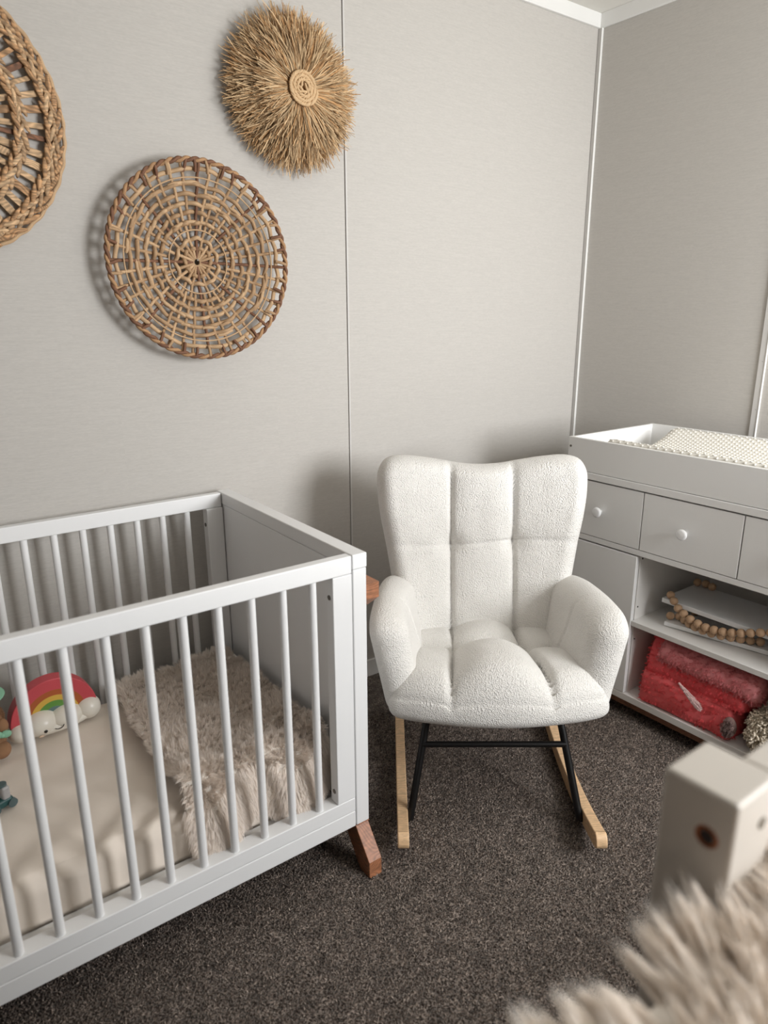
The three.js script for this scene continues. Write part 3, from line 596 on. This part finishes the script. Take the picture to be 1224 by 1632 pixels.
// ---------------------------------------------------------------- things in the dresser's open bay
{
  const hs = thing('hanging_shelf', 'two white boards strung with wooden beads stored on the dresser shelf', 'shelf', [-0.43, 0.376, 1.1]);
  const w = worldOf(hs);
  const lb = metreUV(new RoundedBoxGeometry(0.2, 0.015, 0.5, 2, 0.002).translate(0.1, 0, 0.25)); lb.rotateY(rad(11)); lb.translate(-0.546 - w.x, 0.3845 - w.y, 0.875 - w.z); mesh('board', lb, M.white, hs);
  box('board', -0.525, -0.315, 0.4465, 0.4625, 0.845, 1.37, M.white, hs, 0.002);
  const bead = new THREE.SphereGeometry(0.0135, 18, 14);
  const put = (x, y, z) => { const b = mesh('bead', bead, M.bead, hs); b.position.set(x - w.x, y - w.y, z - w.z); b.rotation.set(rr(0, 3), rr(0, 3), rr(0, 3)); };
  seed = 7;
  const upper = [[-0.512, 0.476, 0.868], [-0.528, 0.466, 0.891], [-0.54, 0.4515, 0.915], [-0.548, 0.444, 0.941], [-0.553, 0.436, 0.968], [-0.555, 0.431, 0.996], [-0.556, 0.4285, 1.023], [-0.555, 0.43, 1.05], [-0.553, 0.433, 1.077], [-0.551, 0.4395, 1.104], [-0.549, 0.448, 1.13], [-0.546, 0.4575, 1.156], [-0.541, 0.467, 1.182], [-0.533, 0.4735, 1.207], [-0.517, 0.476, 1.229]];
  const lower = [[-0.523, 0.4055, 0.878], [-0.505, 0.4055, 0.899], [-0.517, 0.4055, 0.925], [-0.531, 0.4055, 0.95], [-0.54, 0.4055, 0.977], [-0.543, 0.4055, 1.005], [-0.541, 0.4055, 1.033], [-0.533, 0.4055, 1.06], [-0.521, 0.4055, 1.085], [-0.507, 0.4055, 1.109], [-0.492, 0.4055, 1.132], [-0.476, 0.4055, 1.155]];
  upper.forEach((p) => put(...p)); lower.forEach((p) => put(p[0] + 0.006, p[1], p[2]));
  for (const [x, z] of [[-0.335, 0.86], [-0.326, 0.886], [-0.334, 0.913], [-0.33, 1.3], [-0.335, 1.328]]) put(x, 0.4765, z);
  for (const [x, z] of [[-0.41, 1.24], [-0.4, 1.268], [-0.38, 0.92], [-0.36, 0.945], [-0.36, 1.3], [-0.42, 0.91]]) { put(x, 0.4056, z); put(x, 0.4325, z); }

  // folded red blanket
  const rb = thing('red_blanket', 'folded coral red fleece blanket with a rolled pink edge in the dresser', 'blanket', [-0.44, 0.0975, 1.0]);
  const o = worldOf(rb);
  const prism = (pts, za, zb, wob, bulge = 0) => { // closed profile in (x, y) run along z with rounded ends
    const c = new THREE.CatmullRomCurve3(pts.map((p) => V(p[0], p[1], 0)), true, 'centripetal').getSpacedPoints(60); let cx = 0, cy = 0; c.forEach((p) => { cx += p.x / c.length; cy += p.y / c.length; });
    return (u, v) => { const p = c[Math.min(60, Math.round(u * 60))], e = Math.min(v, 1 - v) / 0.07, k = e < 1 ? Math.sqrt(Math.max(0, 1 - (1 - e) ** 2)) : 1; const x = cx + (p.x - cx) * (0.25 + 0.75 * k), y = cy + (p.y - cy) * (0.2 + 0.8 * k), z = za + (zb - za) * v; return [x + wob * nz(x * 9, y * 9, z * 9) - o.x, Math.max(0.0985, y + wob * nz(x * 8 + 4, y * 8, z * 8)) - o.y, z - o.z]; };
  };
  const fold1 = prism([[-0.585, 0.1], [-0.59, 0.16], [-0.575, 0.215], [-0.52, 0.232], [-0.4, 0.235], [-0.25, 0.23], [-0.22, 0.17], [-0.24, 0.1], [-0.4, 0.098]], 0.822, 1.17, 0.012);
  const fold2 = prism([[-0.572, 0.205], [-0.58, 0.245], [-0.57, 0.29], [-0.53, 0.334], [-0.45, 0.343], [-0.3, 0.34], [-0.24, 0.29], [-0.25, 0.22], [-0.4, 0.21]], 0.832, 1.2, 0.008);
  const roll = prism([[-0.574, 0.255], [-0.586, 0.285], [-0.574, 0.318], [-0.53, 0.336], [-0.44, 0.336], [-0.4, 0.3], [-0.44, 0.25], [-0.53, 0.24]], 0.875, 1.23, 0.006);
  const parts = [['lower_fold', fold1, C(228, 104, 106)], ['upper_fold', fold2, C(232, 98, 102)], ['rolled_edge', roll, C(222, 142, 144)]];
  const tg = ribbonTuft(7, 0.011, 0.005, 0.0014, -0.002, 19); seed = 555;
  for (const [n, fn, col] of parts) {
    const gm = gridGeo(60, 60, fn), m = mesh(n, gm, std({ color: col, roughness: 1 }), rb), smp = [], nm = gm.attributes.normal, ps = gm.attributes.position;
    for (let k = 0; k < 3600; k++) { const i = Math.floor(rnd() * ps.count), p = V(ps.getX(i), ps.getY(i), ps.getZ(i)); if (p.x > 0.03 || p.y + o.y < 0.103) continue; const nn = V(nm.getX(i), nm.getY(i), nm.getZ(i)); const cen = V(0.03, p.y > 0.1 ? 0.19 : 0.07, 0); if (nn.dot(p.clone().sub(V(cen.x, cen.y, p.z))) < 0) nn.negate(); p.add(V(rr(-1, 1), rr(-1, 1), rr(-1, 1)).multiplyScalar(0.003)); smp.push({ p, n: nn, lean: V(rr(-0.9, 0.5), rr(-1.2, 0.3), rr(-0.9, 0.9)), curl: 1, s: rr(0.7, 1.1), c: col.clone().multiplyScalar(rr(0.9, 1.12)) }); }
    fur('fleece', tg, M.hair, smp, m);
  }
  const tas = []; seed = 66; const tp = (t) => V(-0.607 - 0.004 * t, 0.232 - 0.045 * t, 0.985 + 0.07 * t);
  for (let k = 0; k < 420; k++) { const t = 0.15 + 0.85 * rnd(); tas.push({ p: tp(t).sub(o), n: V(rr(-1, 0.2), rr(-0.6, 0.7), rr(-0.5, 0.6)), lean: V(0, -0.6, 1.2), s: rr(0.9, 1.5) * (0.5 + 1.1 * t), c: C(232, 202, 198).multiplyScalar(rr(0.85, 1.1)) }); }
  const tm = mesh('tassel', tube([tp(0).sub(o), tp(0.5).sub(o), tp(1).sub(o)], 0.004, 8), std({ color: C(206, 166, 162), roughness: 1 }), rb, 'pale pink tassel'); fur('tassel_hair', tg, M.furPile, tas, tm);
  const gp = []; for (let k = 0; k < 160; k++) { const a = rr(0, 6.283), q = Math.sqrt(rnd()); gp.push({ p: V(-0.602, 0.15 + 0.03 * q * Math.sin(a), 1.155 + 0.018 * q * Math.cos(a)).sub(o), n: V(-1, 0, 0), lean: V(0, rr(-0.8, 0.8), rr(-0.8, 0.8)), s: rr(0.8, 1.2), c: C(150, 126, 120).multiplyScalar(rr(0.8, 1.1)) }); }
  const patch = new THREE.SphereGeometry(1, 16, 10); patch.scale(0.012, 0.034, 0.022); patch.translate(-0.588 - o.x, 0.15 - o.y, 1.155 - o.z); const pm = mesh('grey_patch', patch, std({ color: C(140, 116, 110), roughness: 1 }), rb, 'greyish plush patch'); fur('patch_hair', tg, M.furPile, gp, pm);

  // cream curly cushion
  const cu = thing('curly_cushion', 'cream curly haired cushion beside the red blanket in the dresser', 'cushion', [-0.47, 0.0975, 1.31]);
  const lob = [[0, 0.1, 0, 0.13, 0.098, 0.088], [-0.06, 0.07, -0.055, 0.075, 0.06, 0.05], [-0.03, 0.19, 0.01, 0.09, 0.06, 0.07]];
  mesh('filling', merged(lob.map(([x, y, z, a, b, c]) => { const g = new THREE.SphereGeometry(1, 24, 16); g.scale(a, b, c); g.translate(x, y, z); return g; })), std({ color: C(222, 208, 186), roughness: 1 }), cu);
  const cs = []; seed = 909;
  lob.forEach(([x, y, z, a, b, c]) => { for (let k = 0; k < 520; k++) { const q = rr(0, 6.283), e = rr(-0.95, 1), s = Math.sqrt(1 - e * e), n = V(s * Math.cos(q), e, s * Math.sin(q)); const p = V(x + n.x * a, y + n.y * b, z + n.z * c); if (p.y < 0.008) continue; cs.push({ p, n, lean: V(rr(-0.8, 0.8), rr(-1.1, 0.1), rr(-0.8, 0.8)), s: rr(0.8, 1.3), c: C(232, 220, 200).multiplyScalar(rr(0.85, 1.05)) }); } });
  const curl = merged([0, 1, 2].map((k) => { const pts = []; for (let i = 0; i <= 10; i++) { const t = i / 10; pts.push(V(0.004 * Math.cos(t * 7 + k * 2.1) * (1 - 0.3 * t) + 0.003 * Math.cos(k * 2.1), t * 0.02, 0.004 * Math.sin(t * 7 + k * 2.1) + 0.003 * Math.sin(k * 2.1))); } return tube(pts, 0.0024, 12, 5); })); curl.deleteAttribute('uv');
  fur('curls', curl, M.furPile, cs, cu);
}

// ---------------------------------------------------------------- wall decorations
{
  const polar = (r, a, z) => V(r * Math.cos(a), r * Math.sin(a), z);
  const ringPts = (r, n, z) => { const p = []; for (let i = 0; i < n; i++) p.push(polar(typeof r === 'function' ? r(i / n * 6.2832) : r, i / n * Math.PI * 2, typeof z === 'function' ? z(i, i / n * 6.2832) : z)); return p; };
  // open woven disc
  const A = thing('woven_wall_disc', 'open weave round rattan wall disc with twisted rim', 'wall decoration', [-1.748, 1.532, 0]);
  const dish = (r) => 0.022 + 0.045 * Math.pow(r / 0.265, 2), NS = 40, Rim = 0.262; seed = 21;
  for (let s = 0; s < 2; s++) { const p = []; const n = 480; for (let i = 0; i < n; i++) { const a = i / n * 6.28318, t = a * 34 + s * Math.PI; p.push(polar(Rim + 0.0034 * Math.cos(t), a, dish(Rim) + 0.0034 * Math.sin(t))); } mesh('rim_cord', tube(p, 0.0052, 900, 6, true), s ? M.strawDark : M.seagrass, A); }
  for (let k = 0; k < NS; k++) {
    const a = k / NS * 6.28318 + rr(-0.02, 0.02), b = a + rr(-0.035, 0.035), r0 = k % 2 ? 0.085 : 0.012, pts = [];
    for (let i = 0; i <= 14; i++) { const t = i / 14, r = r0 + (Rim - r0) * t, q = a + (b - a) * t; pts.push(polar(r, q, dish(r) + 0.0035 * (k % 2 ? 1 : -1) * Math.sin(r * 120))); }
    mesh('spoke', tube(pts, 0.0047, 28, 5), k % 5 === 0 ? M.strawDark : k % 3 ? M.straw : M.seagrassPale, A);
  }
  for (let k = 0; k < NS; k++) {
    const a = (k + 0.12) / NS * 6.28318 + rr(-0.02, 0.02), b = a + rr(-0.05, 0.05);
    mesh('rim_tie', tube([polar(0.232, a, dish(0.232) + 0.006), polar(0.247, (a + b) / 2, dish(0.247) + 0.009), polar(Rim, b, dish(Rim) + 0.004)], 0.0046, 8, 5), k % 3 ? M.strawDark : M.straw, A);
  }
  // short doubled pieces that make the basket weave
  const rings = [0.038, 0.062, 0.106, 0.13, 0.154, 0.178, 0.202, 0.238];
  rings.forEach((r, ri) => {
    const n = r < 0.08 ? 20 : NS, wob = rr(0, 6);
    mesh('woven_ring', tube(ringPts((a) => r + 0.0022 * Math.sin(a * 3 + wob) + 0.0015 * Math.sin(a * 11 + wob), n * 4, (i) => dish(r) + 0.0058 * Math.cos((i / 4 + ri) * Math.PI)), 0.0064, n * 10, 5, true), ri % 3 === 1 ? M.seagrassPale : M.straw, A);
  });
  for (const r of [0.086, 0.218]) mesh('wire_ring', tube(ringPts(r, 80, dish(r) + 0.006), 0.0022, 200, 5, true), M.seagrassPale, A);
  for (let k = 0; k < 60; k++) { // short over-lapping laid strips
    const r = 0.1 + 0.025 * Math.floor(rr(0, 5)), a = rr(0, 6.283), L = rr(0.03, 0.055) / r, p = []; for (let i = 0; i <= 5; i++) p.push(polar(r + rr(-0.001, 0.001) + 0.007, a + L * i / 5, dish(r) + 0.006 * Math.sin(i / 5 * Math.PI)));
    mesh('weft_strip', tube(p, 0.0055, 10, 5), k % 2 ? M.straw : M.seagrassPale, A);
  }
  const hang = new THREE.TorusGeometry(0.01, 0.003, 6, 16); hang.translate(0, 0, dish(0) - 0.002); mesh('hub', hang, M.straw, A);
  const pegA = new THREE.CylinderGeometry(0.003, 0.003, 0.03, 8); pegA.rotateX(Math.PI / 2); pegA.translate(0, 0.006, 0.015); mesh('hook', pegA, M.nail, A);

  // plaited seagrass disc
  const D = thing('plaited_wall_disc', 'large plaited seagrass wall disc cut by the left picture edge', 'wall decoration', [-2.384, 1.836, 0]);
  const leaf = (() => { const g = new THREE.SphereGeometry(1, 8, 6); g.scale(1, 0.36, 0.34); return g; })();
  seed = 88;
  const braid = (r, len, wide, z, rows) => {
    for (let row = 0; row < rows; row++) {
      const list = [], n = Math.round(6.2832 * r / (len * 1.1));
      for (let i = 0; i < n; i++) {
        const a = (i + (row % 2) * 0.5) / n * 6.28318 + rr(-0.01, 0.01), rad2 = r + (row - (rows - 1) / 2) * wide * 0.74, g = leaf.clone();
        g.scale(len * 0.8 * rr(0.85, 1.15), wide * rr(1.2, 1.6), wide * rr(0.9, 1.3)); g.rotateZ((row % 2 ? -1 : 1) * 0.3 + rr(-0.14, 0.14) + Math.PI / 2 + a);
        const c = polar(rad2, a, z + rr(-0.0015, 0.0015)); g.translate(c.x, c.y, c.z); list.push(g);
      }
      mesh('plaited_ring', metreUV(merged(list)), row % 3 === 1 ? M.seagrassPale : row % 3 ? M.straw : M.seagrass, D);
    }
  };
  braid(0.289, 0.033, 0.0125, 0.024, 4); braid(0.214, 0.031, 0.0125, 0.026, 3); braid(0.125, 0.028, 0.0125, 0.026, 4); braid(0.04, 0.02, 0.0125, 0.026, 4);
  { const p = []; for (let i = 0; i < 200; i++) { const a = i / 200 * 6.28318; p.push(polar(0.313 + 0.0015 * Math.sin(a * 41), a, 0.018)); } mesh('rim_binding', tube(p, 0.0055, 400, 6, true), M.seagrassPale, D); }
  for (let k = 0; k < 50; k++) {
    const a = k / 50 * 6.28318 + rr(-0.012, 0.012), wd = rr(0.010, 0.0185), g = new RoundedBoxGeometry(0.27, wd, 0.0045, 1, 0.0015); g.rotateX(rr(-0.25, 0.25)); g.translate(0.165, 0, 0.016 + rr(-0.002, 0.002)); g.rotateZ(a);
    mesh('spoke', metreUV(g, 1, k * 0.13, k * 0.07), k % 9 === 4 ? M.strawDark : k % 4 === 1 ? M.seagrass : M.seagrassPale, D);
  }
  const pegD = new THREE.CylinderGeometry(0.003, 0.003, 0.022, 8); pegD.rotateX(Math.PI / 2); pegD.translate(0, 0.02, 0.011); mesh('hook', pegD, M.nail, D);

  // raffia fringe disc
  const B = thing('raffia_wall_disc', 'shaggy round raffia fringe wall disc with coiled centre', 'wall decoration', [-1.424, 2.012, 0]);
  { const g = new THREE.CylinderGeometry(0.13, 0.15, 0.02, 40); g.rotateX(Math.PI / 2); g.translate(0, 0, 0.012); mesh('backing', metreUV(g), M.seagrass, B); }
  const strands = (name, count, ra, La, z0, zt, s) => {
    seed = s; const pos = [], nor = [], col = [], c1 = new THREE.Color();
    for (let k = 0; k < count; k++) {
      const a = rr(0, 6.28318), r0 = ra * rr(0.7, 1.1), L = La * rr(0.62, 1.08), da = rr(-0.26, 0.26), w = rr(0.0008, 0.0026), N = 4, zz = z0 + rr(-0.01, 0.012), zend = zt + rr(-0.02, 0.024);
      c1.copy(C(214, 182, 140)).multiplyScalar(rr(0.5, 1.12)); if (rnd() < 0.3) c1.multiply(new THREE.Color(0.86, 0.7, 0.55));
      const bend = rr(-0.012, 0.012), pts = []; for (let i = 0; i <= N; i++) { const t = i / N; pts.push(polar(r0 + L * t, a + da * t + bend * Math.sin(t * 5), zz + (zend - zz) * t * t + 0.012 * Math.sin(t * Math.PI) )); }
      const tw = rr(-1.2, 1.2), side = V(-Math.sin(a) * Math.cos(tw), Math.cos(a) * Math.cos(tw), Math.sin(tw)), nn = V(Math.sin(a) * Math.sin(tw), -Math.cos(a) * Math.sin(tw), Math.cos(tw));
      for (let i = 0; i < N; i++) { const p = pts[i], q = pts[i + 1], w0 = w * (1 - 0.5 * (i / N)), w1 = w * (1 - 0.5 * ((i + 1) / N)), v = [[p, -w0], [q, w1], [p, w0], [p, -w0], [q, -w1], [q, w1]]; for (const [b, e] of v) { pos.push(b.x + side.x * e, b.y + side.y * e, Math.max(0.002, b.z + side.z * e)); nor.push(nn.x, nn.y, nn.z); col.push(c1.r, c1.g, c1.b); } }
    }
    const g = new THREE.BufferGeometry(); g.setAttribute('position', new THREE.Float32BufferAttribute(pos, 3)); g.setAttribute('normal', new THREE.Float32BufferAttribute(nor, 3)); g.setAttribute('color', new THREE.Float32BufferAttribute(col, 3));
    const m = mesh(name, g, M.raffia, B); m.userData.kind = 'stuff'; return m;
  };
  strands('lower_fringe', 3600, 0.1, 0.118, 0.03, 0.034, 301);
  strands('middle_fringe', 3000, 0.07, 0.125, 0.055, 0.062, 305);
  strands('upper_fringe', 2600, 0.044, 0.112, 0.08, 0.088, 302);
  strands('loose_strands', 160, 0.06, 0.165, 0.07, 0.05, 303);
  { const p = []; for (let i = 0; i <= 260; i++) { const t = i / 260, a = t * 6.2832 * 4, r = 0.005 + 0.04 * t; p.push(polar(r, a, 0.1 - 0.004 * t + 0.0012 * Math.sin(i * 1.7))); } mesh('coil', tube(p, 0.004, 520, 6), M.raffiaBraid, B); const lst = []; for (let i = 0; i < 96; i++) { const t = Math.sqrt(i / 96), a = t * 6.2832 * 4, r = 0.006 + 0.04 * t, g = leaf.clone(); g.scale(0.0125 * rr(0.8, 1.1), 0.0105, 0.013); g.rotateZ(a + Math.PI / 2 + 0.35); const c = polar(r, a, 0.107 - 0.004 * t + rr(-0.0015, 0.0015)); g.translate(c.x, c.y, c.z); lst.push(g); } mesh('coil_stitches', merged(lst), M.raffiaBraid, B); const d = new THREE.CylinderGeometry(0.042, 0.046, 0.08, 24); d.rotateX(Math.PI / 2); d.translate(0, 0, 0.056); mesh('core', metreUV(d), M.raffiaBraid, B); }
}

// ---------------------------------------------------------------- bed in the foreground
{
  const X0 = -2.042, X1 = -1.97, Z0 = 1.759, Z1 = 1.829, H = 0.9895;
  const bed = thing('bed', 'white painted wooden bed frame with bolt holes in its corner post', 'bed', [-1.05, 0, 2.25]);
  const postMat = std({ color: C(204, 197, 188), roughness: 0.5 });
  const posts = [[X0, Z0], [X0, 2.74], [-0.1, Z0], [-0.1, 2.74]];
  posts.forEach(([x, z], i) => {
    const p = box('post', x, x + 0.072, 0, H, z, z + 0.07, postMat, bed, 0.005);
    if (i) return;
    const w = worldOf(p), cop = std({ color: C(150, 92, 62), roughness: 0.35, metalness: 0.7 });
    const ring = new THREE.LatheGeometry([[0.0062, -0.0005], [0.0085, 0.0012], [0.0108, 0.0004], [0.0112, -0.001]].map(([a, b]) => new THREE.Vector2(a, b)), 28); ring.rotateZ(Math.PI / 2); ring.translate(x - w.x, 0.9445 - w.y, 1.806 - w.z); mesh('bolt_sleeve', ring, cop, p, 'copper coloured sleeve of the bolt hole');
    const hole = new THREE.CylinderGeometry(0.0066, 0.0066, 0.003, 24); hole.rotateZ(Math.PI / 2); hole.translate(x + 0.001 - w.x, 0.9445 - w.y, 1.806 - w.z); mesh('bolt_hole', hole, std({ color: C(36, 22, 16), roughness: 0.6 }), p);
    const h2 = new THREE.CylinderGeometry(0.006, 0.006, 0.002, 20); h2.rotateX(Math.PI / 2); h2.translate(x + 0.05 - w.x, 0.95 - w.y, z + 0.07 - w.z); mesh('bolt_hole', h2, std({ color: C(120, 112, 100), roughness: 0.6 }), p);
  });
  box('side_rail', X1, -0.1, 0.9, H - 0.001, 1.7935, 1.825, postMat, bed, 0.004);
  box('side_rail', X1, -0.1, 0.22, 0.33, 1.7935, 1.825, postMat, bed, 0.004);
  box('side_rail', X1, -0.1, 0.22, 0.33, 2.75, 2.78, postMat, bed, 0.004);
  box('end_rail', X0 + 0.02, X0 + 0.052, 0.80, 0.865, Z1, 2.74, postMat, bed, 0.004); box('end_rail', X0 + 0.02, X0 + 0.052, 0.22, 0.33, Z1, 2.74, postMat, bed, 0.004);
  box('slatted_base', X1, -0.1, 0.25, 0.27, 1.826, 2.749, postMat, bed, 0.002);
  const mt = thing('bed_mattress', 'plain white mattress on the foreground bed frame', 'mattress', [-1.03, 0.271, 2.29]);
  box('mattress_cover', -1.965, -0.105, 0.271, 0.43, 1.832, 2.745, M.whiteFlat, mt, 0.03);

  // shaggy throw over the end rail
  const th = thing('shaggy_throw', 'cream shaggy throw heaped over the end of the foreground bed', 'throw', [-2.06, 0.55, 2.1]);
  const o = worldOf(th);
  const prof = new THREE.CatmullRomCurve3([[-2.42, 0.03], [-2.41, 0.3], [-2.46, 0.6], [-2.455, 0.76], [-2.42, 0.85], [-2.35, 0.882], [-2.24, 0.885], [-2.13, 0.882], [-2.06, 0.88], [-1.98, 0.88], [-1.9, 0.865], [-1.83, 0.83], [-1.78, 0.73], [-1.73, 0.58], [-1.66, 0.49], [-1.5, 0.46]].map((p) => V(p[0], p[1], 0)), false, 'centripetal');
  const cache = prof.getSpacedPoints(100);
  const pt = (u, v) => { const p = cache[Math.round(u * 100)], z = 1.835 + 0.68 * v + 0.02 * nz(u * 6, 3); const bump = 0.012 * nz(p.x * 8, p.y * 8, z * 8); return [p.x + bump - 0.03 * Math.max(0, 1 - u * 4) * Math.sin(z * 12) * 0.5 - o.x, p.y + bump - o.y, z - o.z]; };
  mesh('backing', gridGeo(100, 60, pt), M.fur, th);
  const smp = []; seed = 1234;
  for (let k = 0; k < 3600; k++) {
    const u = Math.floor((0.3 + 0.68 * rnd()) * 96 + 2) / 100, v = Math.pow(rnd(), 1.5), p = V(...pt(u, v)), a = V(...pt(Math.min(1, u + 0.02), v)).sub(V(...pt(u - 0.02, v))), b = V(...pt(u, Math.min(1, v + 0.02))).sub(V(...pt(u, Math.max(0, v - 0.02))));
    const n = b.cross(a).normalize(); if (n.y < 0) n.negate(); p.add(V(rr(-0.006, 0.006), rr(-0.004, 0.004), 0));
    const e = Math.max(0, 0.06 - v) / 0.06, f = nz(p.x * 7, p.y * 7, p.z * 7) * 6;
    smp.push({ p, n, lean: V(-0.8 + 0.8 * Math.cos(f), 0.1 * rr(-1, 1) - 0.2, -0.7 - 0.9 * e + 0.8 * Math.sin(f)).add(V(rr(-0.35, 0.35), 0, rr(-0.35, 0.35))), curl: 1, s: rr(0.75, 1.2), c: C(255, 247, 238).multiplyScalar(rr(0.94, 1)) });
  }
  fur('shaggy_pile', ribbonTuft(18, 0.052, 0.010, 0.0034, -0.006, 37), M.hair, smp, th);
}

renderer.render(scene, camera);
